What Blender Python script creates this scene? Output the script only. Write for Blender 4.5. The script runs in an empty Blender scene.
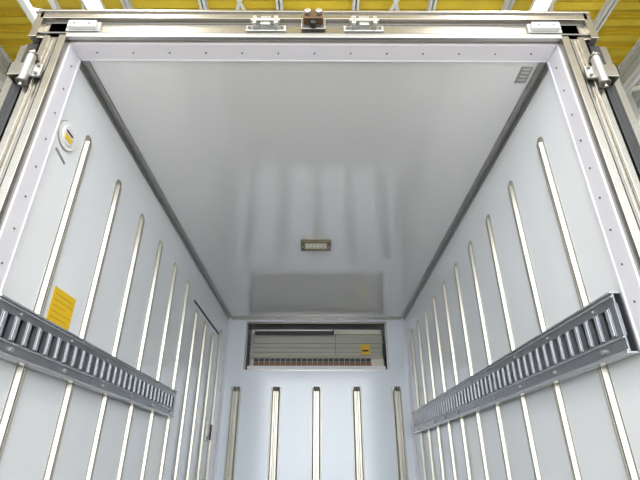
import bpy, bmesh, math, random
from mathutils import Vector, Matrix
random.seed(4)
CZ = 1.55           # camera height above ground
XW = 1.0            # half width of cargo box
YR, YF = 1.25, 4.98 # rear plane / front (bulkhead) plane
ZF, ZT = 0.95, 3.10 # floor / ceiling

# ---------------------------------------------------------------- materials
def mat(name, col, rough=0.5, metal=0.0, bump=0.0, bscale=8.0, var=0.0, vscale=5.0,
        emit=None, estr=0.0, stretch=(1,1,1), spec=0.5, coat=0.0, ior=1.5):
    m = bpy.data.materials.new(name); m.use_nodes = True
    nt = m.node_tree; b = nt.nodes['Principled BSDF']
    b.inputs['Base Color'].default_value = (*col, 1)
    b.inputs['Roughness'].default_value = rough
    b.inputs['Metallic'].default_value = metal
    b.inputs['IOR'].default_value = ior
    b.inputs['Specular IOR Level'].default_value = spec
    b.inputs['Coat Weight'].default_value = coat
    tc = nt.nodes.new('ShaderNodeTexCoord'); mp = nt.nodes.new('ShaderNodeMapping')
    mp.inputs['Scale'].default_value = stretch
    nt.links.new(tc.outputs['Object'], mp.inputs['Vector'])
    if bump > 0:
        n = nt.nodes.new('ShaderNodeTexNoise'); n.inputs['Scale'].default_value = bscale
        n.inputs['Detail'].default_value = 2
        bp = nt.nodes.new('ShaderNodeBump'); bp.inputs['Strength'].default_value = bump
        bp.inputs['Distance'].default_value = 0.02
        nt.links.new(mp.outputs[0], n.inputs['Vector'])
        nt.links.new(n.outputs['Fac'], bp.inputs['Height'])
        nt.links.new(bp.outputs[0], b.inputs['Normal'])
    if var > 0:
        n = nt.nodes.new('ShaderNodeTexNoise'); n.inputs['Scale'].default_value = vscale
        n.inputs['Detail'].default_value = 4
        r = nt.nodes.new('ShaderNodeMapRange')
        r.inputs['From Min'].default_value = 0.3; r.inputs['From Max'].default_value = 0.7
        r.inputs['To Min'].default_value = 1 - var; r.inputs['To Max'].default_value = 1 + var * 0.5
        mx = nt.nodes.new('ShaderNodeVectorMath'); mx.operation = 'SCALE'
        mx.inputs[0].default_value = col
        nt.links.new(mp.outputs[0], n.inputs['Vector'])
        nt.links.new(n.outputs['Fac'], r.inputs['Value'])
        nt.links.new(r.outputs[0], mx.inputs['Scale'])
        nt.links.new(mx.outputs[0], b.inputs['Base Color'])
    if emit:
        b.inputs['Emission Color'].default_value = (*emit, 1)
        b.inputs['Emission Strength'].default_value = estr
    return m

M = dict(
 frp   = mat('white_frp_panel', (.86,.875,.895), .12, .05, bump=.03, bscale=2.2, ior=1.65),
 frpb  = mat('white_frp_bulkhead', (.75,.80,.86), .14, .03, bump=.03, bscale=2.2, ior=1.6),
 frpc  = mat('white_frp_ceiling', (.83,.83,.83), .13, .22, bump=.03, bscale=2.0, ior=1.8),
 frame = mat('white_painted_frame', (.74,.72,.77), .3),
 rib   = mat('aluminium_rib', (.44,.42,.36), .28, .92, bump=.02, bscale=30, stretch=(1,1,.1)),
 ribe  = mat('aluminium_rib_flange', (.42,.41,.37), .35, .6),
 trim  = mat('grey_corner_trim', (.40,.40,.385), .30, .75, var=.15, vscale=20),
 galv  = mat('galvanised_rail', (.31,.325,.35), .30, .7, var=.12, vscale=25),
 galvl = mat('galvanised_rail_bars', (.55,.57,.60), .26, .6),
 dark  = mat('dark_recess', (.045,.047,.052), .6),
 black = mat('black_rubber_gasket', (.012,.012,.014), .45),
 steel = mat('stainless_steel', (.43,.41,.37), .24, .95, bump=.04, bscale=12, var=.08, vscale=10, stretch=(.3,1,1)),
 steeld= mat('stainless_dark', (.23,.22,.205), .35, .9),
 zinc  = mat('zinc_plated', (.52,.52,.51), .3, .8),
 brown = mat('brass_brown_lock', (.13,.075,.04), .4, .5),
 cream = mat('cream_evaporator_plastic', (.44,.43,.35), .45),
 creaml= mat('cream_lip', (.66,.64,.53), .4),
 orange= mat('orange_vane', (.42,.12,.04), .5),
 yellow= mat('yellow_sticker', (.80,.50,.01), .5),
 ink   = mat('black_ink', (.03,.03,.03), .6),
 inks  = mat('brown_print', (.45,.30,.02), .6),
 paper = mat('white_sticker', (.80,.80,.78), .5),
 lens  = mat('lamp_lens', (.62,.62,.48), .2, emit=(1,.98,.8), estr=.1),
 brass = mat('lamp_frame_bronze', (.20,.17,.11), .35, .7),
 mlens = mat('marker_lens', (.70,.70,.69), .15, spec=.8),
 rivet = mat('rivet_grey', (.22,.21,.22), .4, .6),
 floor = mat('cargo_floor_plate', (.09,.095,.10), .45, .3, var=.15, vscale=8),
 rooty = mat('yellow_roof_deck', (.80,.58,.04), .55, var=.12, vscale=1.5),
 beam  = mat('white_steel_beam', (.72,.73,.70), .45),
 clad  = mat('grey_cladding', (.50,.52,.52), .5, var=.1, vscale=1.2),
 conc  = mat('concrete_ground', (.55,.54,.52), .6, var=.12, vscale=1.5),
 glow  = mat('fluorescent_tube', (1,1,1), .3, emit=(1,.98,.93), estr=6),
 glassw= mat('window_daylight_panel', (.8,.85,.85), .2, emit=(.85,.95,1), estr=.7),
 tyre  = mat('tyre_rubber', (.02,.02,.02), .7),
 chass = mat('chassis_black', (.05,.05,.055), .5),
)
# ---------------------------------------------------------------- mesh builder
class MB:
    def __init__(s): s.bm = bmesh.new(); s.mats = []
    def mi(s, k):
        if k not in s.mats: s.mats.append(k)
        return s.mats.index(k)
    def box(s, x0,x1,y0,y1,z0,z1, k, rot=None, piv=None):
        x0,x1=sorted((x0,x1)); y0,y1=sorted((y0,y1)); z0,z1=sorted((z0,z1))
        P=[Vector((x,y,z)) for x in (x0,x1) for y in (y0,y1) for z in (z0,z1)]
        if rot:
            c = Vector(piv) if piv else Vector(((x0+x1)/2,(y0+y1)/2,(z0+z1)/2))
            P=[rot@(p-c)+c for p in P]
        v=[s.bm.verts.new(p) for p in P]
        for f in ((0,1,3,2),(4,6,7,5),(0,4,5,1),(2,3,7,6),(0,2,6,4),(1,5,7,3)):
            s.bm.faces.new([v[i] for i in f]).material_index=s.mi(k)
    def loft(s, A, B, k):
        a=[s.bm.verts.new(p) for p in A]; b=[s.bm.verts.new(p) for p in B]
        n=len(a); i_=s.mi(k)
        for i in range(n):
            s.bm.faces.new([a[i],a[(i+1)%n],b[(i+1)%n],b[i]]).material_index=i_
        s.bm.faces.new(a[::-1]).material_index=i_; s.bm.faces.new(b).material_index=i_
    def cyl(s, p, q, r, k, n=16, r2=None):
        p=Vector(p); q=Vector(q); d=(q-p).normalized(); r2=r if r2 is None else r2
        u=d.orthogonal().normalized(); w=d.cross(u)
        A=[p+(u*math.cos(2*math.pi*i/n)+w*math.sin(2*math.pi*i/n))*r for i in range(n)]
        B=[q+(u*math.cos(2*math.pi*i/n)+w*math.sin(2*math.pi*i/n))*r2 for i in range(n)]
        s.loft(A,B,k)
    def obj(s, name, bevel=0, parent=None, smooth=False):
        bmesh.ops.recalc_face_normals(s.bm, faces=s.bm.faces)
        c = Vector((0,0,0))
        for v in s.bm.verts: c += v.co
        c /= max(1,len(s.bm.verts))
        for v in s.bm.verts: v.co -= c
        me=bpy.data.meshes.new(name); s.bm.to_mesh(me); s.bm.free()
        for k in s.mats: me.materials.append(M[k])
        o=bpy.data.objects.new(name, me); o.location=c
        bpy.context.scene.collection.objects.link(o)
        if bevel:
            m=o.modifiers.new('bevel','BEVEL'); m.width=bevel; m.segments=2; m.limit_method='ANGLE'
        if parent: o.parent=parent
        return o
def empty(name, loc=(0,0,0)):
    e=bpy.data.objects.new(name,None); bpy.context.scene.collection.objects.link(e)
    e.empty_display_size=.1
    return e

# ---------------------------------------------------------------- cargo box shell
T=.08
DY0,DY1,DZ1 = 3.52,4.55,CZ+1.25      # side door in left wall
b=MB()
b.box(-XW-T,-XW,YR+.02,DY0,ZF-T,ZT+T,'frp'); b.box(-XW-T,-XW,DY1,YF+.3,ZF-T,ZT+T,'frp')
b.box(-XW-T,-XW,DY0,DY1,DZ1,ZT+T,'frp'); b.box(-XW-T,-XW,DY0,DY1,ZF-T,ZF,'frp')
b.obj('wall_left')
b=MB(); b.box(XW,XW+T,YR+.02,YF+.3,ZF-T,ZT+T,'frp'); b.obj('wall_right')
b=MB(); b.box(-XW,XW,YR+.02,YF,ZT,ZT+T,'frpc'); b.obj('ceiling')
b=MB(); b.box(-XW,XW,YR+.02,YF,ZF-T,ZF,'floor')
for i in range(24):
    x=-.96+i*.0835; b.box(x-.012,x+.012,YR+.06,YF,ZF,ZF+.008,'floor')
b.obj('floor')
EX,EZ0,EZ1=.79,CZ+.955,CZ+1.497
b=MB()
b.box(-XW,-EX,YF,YF+.04,ZF-T,ZT+T,'frpb'); b.box(EX,XW,YF,YF+.04,ZF-T,ZT+T,'frpb')
b.box(-EX,EX,YF,YF+.04,ZF-T,EZ0,'frpb'); b.box(-EX,EX,YF,YF+.04,EZ1,ZT+T,'frpb')
b.box(-XW,XW,YF+.26,YF+.3,ZF-T,ZT+T,'frpb')
b.obj('wall_front')

door=empty('door_1')
b=MB()
b.box(-XW-.06,-XW-.004,DY0+.012,DY1-.012,ZF+.005,DZ1-.014,'frp'); b.obj('door_panel',parent=door)
b=MB()
b.box(-XW-.05,-XW-.001,DY0+.001,DY0+.011,ZF+.003,DZ1,'trim'); b.box(-XW-.05,-XW-.001,DY1-.011,DY1-.001,ZF+.003,DZ1,'trim')
b.box(-XW-.05,-XW+.003,DY0+.001,DY1-.001,DZ1-.016,DZ1-.001,'black'); b.obj('door_gasket',parent=door)
b=MB(); b.box(-XW-.004,-XW+.012,4.41,4.47,CZ+.24,CZ+.40,'zinc'); b.cyl((-XW+.012,4.44,CZ+.26),(-XW+.05,4.44,CZ+.26),.011,'zinc')
b.box(-XW+.035,-XW+.05,4.428,4.452,CZ+.24,CZ+.37,'black'); b.obj('door_handle',parent=door,bevel=.003)

# ---------------------------------------------------------------- ribs
def rib_side(b, s, y, z0, z1, w=.05, d=.017):
    X=s*XW
    b.box(X,X-s*.002,y-w/2,y+w/2,z0,z1-.012,'ribe')
    def sec(z,d,w): return [(X-s*.001,y-w*.36,z),(X-s*.003,y-w*.34,z),(X-s*d,y-w*.22,z),(X-s*(d+.001),y-w*.08,z),(X-s*d*.85,y,z),(X-s*(d+.001),y+w*.08,z),(X-s*d,y+w*.22,z),(X-s*.003,y+w*.34,z),(X-s*.001,y+w*.36,z)]
    b.loft(sec(z0,d,w),sec(z1-.035,d,w),'rib'); b.loft(sec(z1-.035,d,w),sec(z1,.004,w*.8),'rib')
ys=[1.573+.34*k for k in range(10)]
for s in (-1,1):
    b=MB()
    for y in ys: rib_side(b,s,y,ZF+.02,CZ+(1.315 if not (s<0 and DY0-.02<y<DY1+.02) else 1.19))
    b.obj('wall_rib_set')
b=MB()
for i in range(-2,3):
    x=i*.426; w=.11; d=.032
    b.box(x-w/2,x+w/2,YF-.003,YF,ZF+.02,CZ+.785,'ribe')
    def sec(z,d,w): return [(x-w*.38,YF-.002,z),(x-w*.36,YF-.005,z),(x-w*.25,YF-d,z),(x-w*.1,YF-d,z),(x-w*.05,YF-d*.8,z),(x+w*.05,YF-d*.8,z),(x+w*.1,YF-d,z),(x+w*.25,YF-d,z),(x+w*.36,YF-.005,z),(x+w*.38,YF-.002,z)]
    b.loft(sec(ZF+.02,d,w),sec(CZ+.74,d,w),'rib'); b.loft(sec(CZ+.74,d,w),sec(CZ+.79,.007,w*.9),'rib')
b.obj('wall_rib_set')

# ---------------------------------------------------------------- corner trims
YL=1.35
def Lx(b,s):
    X=s*XW
    b.box(X,X-s*.042,YL,YF,ZT-.006,ZT,'trim'); b.box(X,X-s*.006,YL,YF,ZT-.03,ZT,'trim')
b=MB(); Lx(b,-1); b.obj('trim_1',bevel=.002); b=MB(); Lx(b,1); b.obj('trim_2',bevel=.002)
b=MB(); b.box(-XW+.042,XW-.042,YF-.02,YF,ZT-.03,ZT,'trim'); b.box(-XW+.042,XW-.042,YF-.05,YF-.02,ZT-.006,ZT,'trim'); b.obj('trim_3')
for n,s in ((4,-1),(5,1)):
    b=MB(); b.box(s*XW,s*(XW-.022),YF-.022,YF,ZF,ZT-.03,'frame'); b.obj('trim_%d'%n)

# ---------------------------------------------------------------- lashing rails
def rail(s,y0,y1,z0,z1,name='cargo_lashing_rail'):
    b=MB(); xb=XW-.0185; xf=xb-.03
    X=lambda v:s*v
    b.box(X(xb),X(xb-.004),y0,y1,z0,z1,'dark')
    b.box(X(xb),X(xf-.006),y0,y1,z1-.006,z1,'galvl')
    b.box(X(xb),X(xf-.006),y0,y1,z0,z0+.006,'galvl')
    h=z1-z0
    b.box(X(xf+.006),X(xf),y0,y1,z1-.24*h,z1-.006,'galv')
    b.box(X(xf),X(xf-.005),y0,y1,z1-.10*h,z1-.07*h,'galvl')
    b.box(X(xf+.006),X(xf),y0,y1,z0+.006,z0+.30*h,'galv')
    b.box(X(xf),X(xf-.005),y0,y1,z0+.24*h,z0+.27*h,'galvl')
    b.box(X(xf),X(xf-.005),y0,y1,z0+.03*h,z0+.06*h,'galvl')
    b.box(X(xf+.010),X(xf-.002),y0,y0+.03,z0+.28*h,z1-.2*h,'galv')
    b.box(X(xf+.010),X(xf-.002),y1-.03,y1,z0+.28*h,z1-.2*h,'galv')
    y=y0+.03; p=.066
    while y<y1-.05:
        b.box(X(xf+.016),X(xf-.004),y,y+.026,z0+.29*h,z1-.23*h,'galv')
        b.box(X(xf-.004),X(xf-.007),y+.005,y+.021,z0+.31*h,z1-.25*h,'galvl')
        y+=p
    for yy in [y0+.12+.34*i for i in range(int((y1-y0-.1)/.34)+1)]:
        b.cyl((X(xf),yy,z0+.15*h),(X(xf-.009),yy,z0+.15*h),.009,'zinc',8)
        b.cyl((X(xf),yy,z1-.16*h),(X(xf-.006),yy,z1-.16*h),.006,'zinc',8)
    b.obj(name,bevel=.0012)
rail(-1,1.30,3.22,CZ+.312,CZ+.478)
rail(1,1.35,4.74,CZ+.312,CZ+.508)

# ---------------------------------------------------------------- ceiling lamp
b=MB()
yc=3.105; zt=ZT
b.box(-.115,.115,yc-.08,yc-.058,zt-.022,zt,'brass'); b.box(-.115,.115,yc+.058,yc+.08,zt-.022,zt,'brass')
b.box(-.115,-.085,yc-.058,yc+.058,zt-.022,zt,'brass'); b.box(.085,.115,yc-.058,yc+.058,zt-.022,zt,'brass')
b.box(-.085,.085,yc-.058,yc+.058,zt-.010,zt,'lens')
for i in range(6): b.box(-.075+.027*i,-.06+.027*i,yc-.02,yc+.02,zt-.014,zt-.010,'paper')
for sx in(-1,1): b.cyl((sx*.1,yc,zt-.022),(sx*.1,yc,zt-.026),.007,'zinc',8)
b.obj('ceiling_light',bevel=.002)

# ---------------------------------------------------------------- evaporator
ev=empty('refrigeration_evaporator_unit')
b=MB()
f=.022
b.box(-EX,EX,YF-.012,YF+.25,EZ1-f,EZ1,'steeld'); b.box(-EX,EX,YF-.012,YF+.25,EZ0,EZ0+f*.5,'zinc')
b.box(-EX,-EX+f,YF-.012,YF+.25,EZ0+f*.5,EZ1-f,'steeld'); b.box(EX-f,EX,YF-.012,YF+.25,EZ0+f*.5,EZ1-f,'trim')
b.obj('recess_frame',parent=ev)
b=MB()
x0,x1=-EX+.07,EX-.05
b.box(x0,x1,YF+.10,YF+.24,EZ0+.15,EZ1-.08,'cream')
b.box(x0,x1-.02,YF+.06,YF+.24,EZ1-.12,EZ1-.07,'creaml')
b.box(x0+.02,x0+.92,YF+.05,YF+.06,EZ1-.135,EZ1-.075,'dark')
b.cyl((x0+.03,YF+.04,EZ1-.085),(x0+.9,YF+.04,EZ1-.085),.010,'zinc')
b.loft([(x0,YF+.10,EZ0+.19),(x0,YF+.03,EZ0+.13),(x0,YF+.03,EZ0+.055),(x0,YF+.24,EZ0+.055),(x0,YF+.24,EZ0+.19)],
       [(x1,YF+.10,EZ0+.19),(x1,YF+.03,EZ0+.13),(x1,YF+.03,EZ0+.055),(x1,YF+.24,EZ0+.055),(x1,YF+.24,EZ0+.19)],'creaml')
n=22; gw=(x1-.14-x0-.03)/n
b.box(x0+.03,x1-.14,YF+.026,YF+.031,EZ0+.062,EZ0+.14,'dark')
for i in range(n+1):
    x=x0+.03+i*gw
    b.box(x-.004,x+.004,YF+.018,YF+.03,EZ0+.062,EZ0+.14,'cream')
    if i<n: b.box(x+.010,x+gw-.008,YF+.020,YF+.028,EZ0+.070,EZ0+.090,'orange')
b.box(x0+.03,x1-.14,YF+.018,YF+.026,EZ0+.098,EZ0+.103,'cream')
b.box(x0-.03,x1+.01,YF-.02,YF+.10,EZ0+.012,EZ0+.05,'paper')
for i in range(3): b.box(x0,x1,YF+.092,YF+.1,EZ0+.22+.05*i,EZ0+.225+.05*i,'steeld')
b.box(x0+.93,x0+.94,YF+.09,YF+.1,EZ0+.19,EZ1-.12,'steeld')
b.obj('evaporator_body',parent=ev,bevel=.002)
b=MB(); b.box(x1-.24,x1-.14,YF+.088,YF+.092,EZ0+.2,EZ0+.31,'yellow'); b.box(x1-.225,x1-.155,YF+.086,YF+.088,EZ0+.23,EZ0+.25,'ink')
b.box(x1+.005,x1+.01,YF+.02,YF+.1,EZ0+.1,EZ0+.3,'dark'); b.obj('evaporator_label',parent=ev)

# ---------------------------------------------------------------- rear frame
rf=empty('rear_door_frame')
b=MB()
for s in(-1,1):
    b.box(s*XW,s*(XW-.012),1.268,YL,ZF,ZT,'frame')
    b.box(s*XW,s*(XW-.016),YL-.006,YL+.004,ZF,ZT-.012,'frame')
b.box(-XW+.012,XW-.012,1.268,YL,ZT-.010,ZT,'frame'); b.box(-XW+.018,XW-.018,YL-.004,YL+.002,ZT-.013,ZT-.010,'frame')
b.obj('inner_reveal',parent=rf,bevel=.002)
b=MB()
for s in(-1,1):
    z=ZF+.06
    while z<ZT-.04:
        b.cyl((s*(XW-.012),1.31,z),(s*(XW-.015),1.31,z),.004,'rivet',8); z+=.125
x=-.9
while x<.95:
    b.cyl((x,1.31,ZT-.010),(x,1.31,ZT-.013),.004,'rivet',8); x+=.15
b.obj('rivets',parent=rf)
b=MB()
for s in(-1,1):
    b.box(s*(XW-.004),s*1.085,YR,YR+.1,ZF-.2,ZT+.1,'steel')
    b.box(s*(XW-.008),s*(XW+.022),YR-.016,YR,ZF-.2,ZT+.004,'steel')
    b.box(s*1.035,s*1.043,YR-.004,YR,ZF-.2,ZT,'steeld')
    b.box(s*1.06,s*1.085,YR-.012,YR,ZF-.2,ZT+.004,'steel')
b.obj('posts',parent=rf,bevel=.003)
b=MB()
b.box(-1.125,1.125,YR,YR+.1,ZT+.004,ZT+.135,'steel')
b.box(-XW+.004,XW-.004,YR-.016,YR,ZT-.008,ZT+.012,'zinc')
b.box(-1.12,1.12,YR-.008,YR,ZT+.022,ZT+.029,'steeld')
b.box(-1.125,1.125,YR-.02,YR,ZT+.098,ZT+.13,'steel')
b.box(-1.12,1.12,YR-.003,YR,ZT+.086,ZT+.098,'steeld')
b.box(-1.135,1.135,YR-.028,YR+.1,ZT+.13,ZT+.14,'steel')
for s in(-1,1):
    b.box(s*1.11,s*1.14,YR-.02,YR+.1,ZT-.01,ZT+.13,'steel')
b.obj('header_beam',parent=rf,bevel=.004)
b=MB()
b.box(-1.12,1.12,YR,YR+.1,ZF-.2,ZF-.001,'steel'); b.obj('sill',parent=rf,bevel=.004)

for x in(-.94,.94):
    b=MB(); z=ZT+.058
    b.box(x-.068,x+.068,YR-.010,YR,z-.026,z+.026,'zinc')
    b.box(x-.056,x+.056,YR-.026,YR-.010,z-.018,z+.018,'mlens')
    b.cyl((x-.03,YR-.028,z),(x-.03,YR-.026,z),.006,'steeld',8); b.cyl((x+.03,YR-.028,z),(x+.03,YR-.026,z),.006,'steeld',8)
    b.obj('marker_lamp',bevel=.004)
for x in(-.197,.2):
    b=MB(); z=ZT+.048
    b.box(x-.08,x+.08,YR-.018,YR,z-.02,z+.012,'zinc')
    b.box(x-.05,x-.035,YR-.05,YR-.018,z-.015,z+.03,'zinc'); b.box(x+.035,x+.05,YR-.05,YR-.018,z-.015,z+.03,'zinc')
    b.cyl((x-.06,YR-.04,z+.012),(x+.06,YR-.04,z+.012),.009,'steel')
    b.box(x-.02,x+.02,YR-.04,YR-.018,z-.01,z+.04,'zinc')
    for d in(-.066,.066): b.cyl((x+d,YR-.018,z-.004),(x+d,YR-.024,z-.004),.007,'steeld',6)
    b.obj('door_latch_keeper',bevel=.002)
b=MB(); z=ZT+.068
b.box(-.055,.045,YR-.02,YR,z-.03,z+.03,'steeld')
b.box(-.045,.035,YR-.05,YR-.02,z-.005,z+.045,'brown')
b.cyl((-.028,YR-.05,z+.022),(-.028,YR-.066,z+.022),.012,'zinc'); b.cyl((.018,YR-.05,z+.022),(.018,YR-.066,z+.022),.012,'zinc')
b.cyl((-.005,YR-.02,z-.018),(-.005,YR-.045,z-.018),.012,'black')
b.obj('door_stop_bracket',bevel=.003)

# ---------------------------------------------------------------- folded-back rear doors
for s in(-1,1):
    d=empty('rear_door')
    b=MB(); b.box(s*1.14,s*1.20,YR+.03,YR+1.05,ZF-.05,ZT-.0,'steel'); b.obj('door_leaf',parent=d,bevel=.004)
    b=MB(); b.box(s*1.115,s*1.14,YR+.012,YR+1.03,ZF-.04,ZT-.01,'black')
    b.box(s*1.118,s*1.16,YR+.016,YR+.03,ZF-.04,ZT-.01,'black'); b.obj('door_seal',parent=d,bevel=.003)
    b=MB(); hx=1.078
    for z in (ZF+.2,ZF+1.05,CZ+1.345):
        b.cyl((s*hx,YR-.034,z-.065),(s*hx,YR-.034,z+.065),.016,'zinc')
        for e in(-.073,.065): b.cyl((s*hx,YR-.034,z+e),(s*hx,YR-.034,z+e+.008),.020,'steeld')
        b.cyl((s*hx,YR-.034,z-.09),(s*hx,YR-.034,z+.09),.008,'steel',10)
        b.box(s*1.03,s*1.075,YR-.026,YR-.016,z-.03,z+.03,'zinc')
        b.box(s*1.085,s*1.15,YR-.034,YR-.028,z-.03,z+.03,'steel'); b.box(s*1.144,s*1.15,YR-.034,YR+.03,z-.03,z+.03,'steel')
        for dz in(-.02,.02): b.cyl((s*1.045,YR-.026,z+dz),(s*1.045,YR-.033,z+dz),.007,'steeld',6)
    b.obj('hinges',parent=d,bevel=.001)
    b=MB(); b.cyl((s*1.227,YR+.75,ZF-.04),(s*1.227,YR+.75,ZT-.01),.014,'zinc')
    for z in(ZF+.1,ZF+1,ZT-.1): b.box(s*1.20,s*1.245,YR+.72,YR+.78,z-.03,z+.03,'zinc')
    b.obj('lock_rod',parent=d)

# ---------------------------------------------------------------- small wall items
b=MB(); y,z=1.432,CZ+1.20
b.cyl((-XW,y,z),(-XW+.003,y,z),.064,'trim',32)
b.cyl((-XW+.003,y,z),(-XW+.008,y,z),.060,'paper',32); b.cyl((-XW+.008,y,z),(-XW+.012,y,z),.044,'frame',32,.040)
b.box(-XW+.012,-XW+.014,y-.028,y+.024,z-.026,z-.004,'yellow'); b.box(-XW+.012,-XW+.014,y-.026,y+.02,z+.006,z+.014,'ink')
b.obj('round_inspection_cap')
b=MB(); y,z=1.43,CZ+1.10
b.box(-XW,-XW+.004,y-.04,y+.04,z-.004,z+.004,'trim',rot=Matrix.Rotation(math.radians(-15),3,'X')); b.obj('cable_clip')
b=MB()
b.box(-XW,-XW+.002,1.635,1.80,CZ+.492,CZ+.635,'yellow')
for i,(a,c) in enumerate(((.65,.78),(.65,.79),(.65,.74),(.65,.785),(.65,.77))):
    zz=CZ+.61-.022*i; b.box(-XW+.002,-XW+.0025,1+a,1+c,zz-.0015,zz+.0015,'inks')
b.obj('warning_label')
b=MB(); b.box(.895,.945,1.385,1.475,ZT-.003,ZT,'trim')
for i in range(4): b.box(.905,.935,1.395+.02*i,1.398+.02*i,ZT-.004,ZT-.003,'paper')
b.obj('rating_plate')

# ---------------------------------------------------------------- truck under-structure
ch=empty('truck_chassis')
b=MB()
for s in(-1,1): b.box(s*.35,s*.43,YR+.1,YF+2.2,.62,ZF-T,'chass')
for i in range(8): b.box(-1.0,1.0,YR+.2+.48*i,YR+.26+.48*i,.80,ZF-T,'chass')
b.box(-1.0,1.0,YR+.02,YR+.12,.42,.54,'chass'); 
for s in(-1,1): b.box(s*.35,s*.43,YR+.04,YR+.12,.5,.8,'chass')
b.cyl((-.8,2.6,.38),(.8,2.6,.38),.05,'chass'); b.cyl((-.8,6.6,.38),(.8,6.6,.38),.05,'chass')
for s in (-1,1):
    for y in (2.6,6.6): b.box(s*.33,s*.45,y-.1,y+.1,.36,.66,'chass')
b.obj('frame_rails',parent=ch)
b=MB()
for s in(-1,1):
    for y in(2.6,6.6):
        b.cyl((s*.72,y,.38),(s*.97,y,.38),.38,'tyre',32); b.cyl((s*.97,y,.38),(s*.98,y,.38),.2,'zinc',24)
b.obj('wheels',parent=ch)

# ---------------------------------------------------------------- workshop hall
HX,HR=5.6,CZ+6.6; HY0,HY1=-5.0,15.0
b=MB(); b.box(-40,40,-40,40,-.1,0,'conc'); b.obj('ground')
b=MB()
y=HY0
while y<HY1:
    b.box(-HX,HX,y,y+.16,HR,HR+.05,'rooty'); b.box(-HX,HX,y+.16,y+.3,HR+.06,HR+.11,'rooty')
    b.box(-HX,HX,y+.15,y+.17,HR,HR+.11,'rooty'); b.box(-HX,HX,y+.29,y+.31,HR,HR+.11,'rooty'); y+=.3
b.obj('workshop_roof_deck')
b=MB()
def ibeam_x(y,z,h=.3,w=.2):
    b.box(-HX,HX,y-w/2,y+w/2,z,z+.02,'beam'); b.box(-HX,HX,y-w/2,y+w/2,z+h-.02,z+h,'beam'); b.box(-HX,HX,y-.01,y+.01,z,z+h,'beam')
def ibeam_y(x,z,h=.3,w=.2):
    b.box(x-w/2,x+w/2,HY0,HY1,z,z+.02,'beam'); b.box(x-w/2,x+w/2,HY0,HY1,z+h-.02,z+h,'beam'); b.box(x-.01,x+.01,HY0,HY1,z,z+h,'beam')
for y in [-3,0,3,6.4,9,12]: ibeam_x(y,HR-.45,.45,.25)
for x in (-4.6,-3,-1.8,-.6,.6,1.8,3,4.6): ibeam_y(x,HR-.14,.14,.1)
for i in range(-1,4):
    for x in (-4.2,-1.8,.6,3.0):
        b.cyl((x,3*i,HR-.2),(x+1.2,3*i+3,HR-.2),.03,'beam',6); b.cyl((x+1.2,3*i,HR-.2),(x,3*i+3,HR-.2),.03,'beam',6)
xx=-3.9
for zz in (HR-1.1,HR-.5): b.box(xx-.04,xx+.04,HY0,HY1-.02,zz,zz+.08,'beam')
yy=HY0
while yy<HY1-1:
    b.cyl((xx,yy,HR-1.06),(xx,yy+.5,HR-.46),.022,'beam',6); b.cyl((xx,yy+.5,HR-.46),(xx,yy+1,HR-1.06),.022,'beam',6); yy+=1
b.obj('roof_beam_grid')
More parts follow.
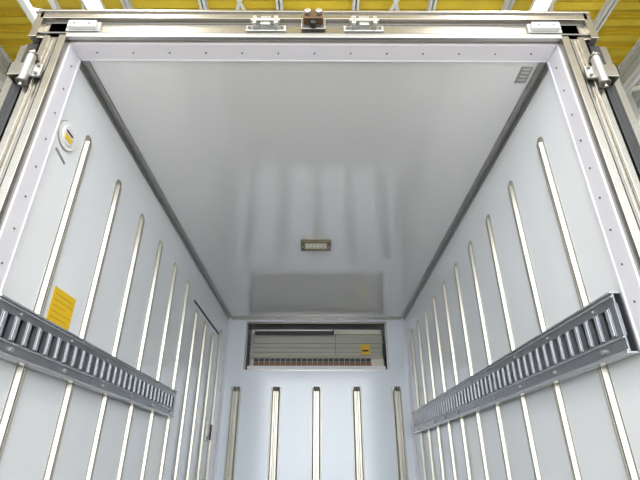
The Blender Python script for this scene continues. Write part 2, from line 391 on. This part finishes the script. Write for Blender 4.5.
for s in(-1,1):
    b=MB(); b.box(s*HX,s*(HX+.1),HY0,HY1,0,HR+.1,'clad')
    z=.3
    while z<HR: b.box(s*HX,s*(HX-.03),HY0,HY1,z,z+.12,'clad'); z+=.24
    b.obj('workshop_side_wall')
    b=MB()
    y=-3
    while y<HY1:
        b.box(s*(HX-.32),s*(HX-.03),y-.1,y-.08,0,HR-.45,'beam'); b.box(s*(HX-.32),s*(HX-.03),y+.08,y+.1,0,HR-.45,'beam'); b.box(s*(HX-.19),s*(HX-.17),y-.08,y+.08,0,HR-.45,'beam'); y+=3
    for z in(3.6,5.2,6.6): b.box(s*(HX-.3),s*(HX-.12),HY0,HY1-.02,z,z+.16,'beam')
    for y0 in (-3,0,3,6):
        b.cyl((s*(HX-.25),y0,5.3),(s*(HX-.25),y0+3,7.6),.045,'beam',8); b.cyl((s*(HX-.25),y0+3,5.3),(s*(HX-.25),y0,7.6),.045,'beam',8)
    b.obj('steel_column_frame')
    b=MB()
    for y in (1.5,4.5,7.5):
        b.box(s*(HX-.031),s*(HX-.05),y-1.1,y+1.1,5.45,6.45,'glassw')
        for k in range(5): b.box(s*(HX-.03),s*(HX-.08),y-1.13+.55*k,y-1.07+.55*k,5.4,6.5,'beam')
        for zz in(5.4,5.93,6.45): b.box(s*(HX-.03),s*(HX-.08),y-1.13,y+1.13,zz,zz+.05,'beam')
    b.obj('workshop_window')
    b=MB()
    b.cyl((s*(HX-.75),HY0,6.9),(s*(HX-.75),HY1-.05,6.9),.07,'zinc'); b.cyl((s*(HX-.95),HY0,7.05),(s*(HX-.95),HY1-.05,7.05),.035,'trim')
    for y in range(-3,15,3):
        b.box(s*(HX-1.0),s*(HX-.6),y-.02,y+.02,6.80,6.83,'beam')
        b.cyl((s*(HX-.6),y,6.8),(s*(HX-.6),y,HR-.46),.012,'zinc',6); b.cyl((s*(HX-.99),y,6.8),(s*(HX-.99),y,HR-.46),.012,'zinc',6)
    b.obj('service_pipe_run')
b=MB(); b.box(-HX,HX,HY1,HY1+.1,0,HR+.1,'clad'); b.obj('workshop_end_wall')
for (x,y) in [(-2.4,-3.8),(2.4,-3.8),(-2.4,-1.5),(2.4,-1.5),(-2.4,1.6),(2.4,1.6),(-3.2,4.2),(3.2,4.2),(-2.4,7.6),(2.4,7.6)]:
    b=MB(); z=HR-.75
    b.box(x-.12,x+.12,y-.65,y+.65,z+.06,z+.12,'beam')
    for dx in(-.06,.06): b.cyl((x+dx,y-.6,z+.03),(x+dx,y+.6,z+.03),.02,'glow',10)
    for dy in(-.5,.5): b.cyl((x,y+dy,z+.12),(x,y+dy,HR-.1),.008,'zinc',6)
    b.obj('fluorescent_light_fixture')
    L=bpy.data.lights.new('tube_light','AREA'); L.shape='RECTANGLE'; L.size=.2; L.size_y=1.2; L.energy=85; L.color=(1,.97,.92)
    o=bpy.data.objects.new('tube_light',L); o.location=(x,y,z-.02); bpy.context.scene.collection.objects.link(o)

# ---------------------------------------------------------------- world
w=bpy.data.worlds.new('world'); bpy.context.scene.world=w; w.use_nodes=True
bg=w.node_tree.nodes['Background']; bg.inputs[0].default_value=(.93,.965,1,1); bg.inputs[1].default_value=5.5

# ---------------------------------------------------------------- camera
cam=bpy.data.cameras.new('camera'); cam.sensor_width=36; cam.lens=450/640*36; cam.clip_start=.01
co=bpy.data.objects.new('camera',cam); bpy.context.scene.collection.objects.link(co)
co.location=(.017,0,CZ); co.rotation_euler=(math.radians(90+27.07),0,math.radians(-.25))
bpy.context.scene.camera=co
bpy.context.scene.view_settings.view_transform='Standard'
bpy.context.scene.view_settings.exposure=0
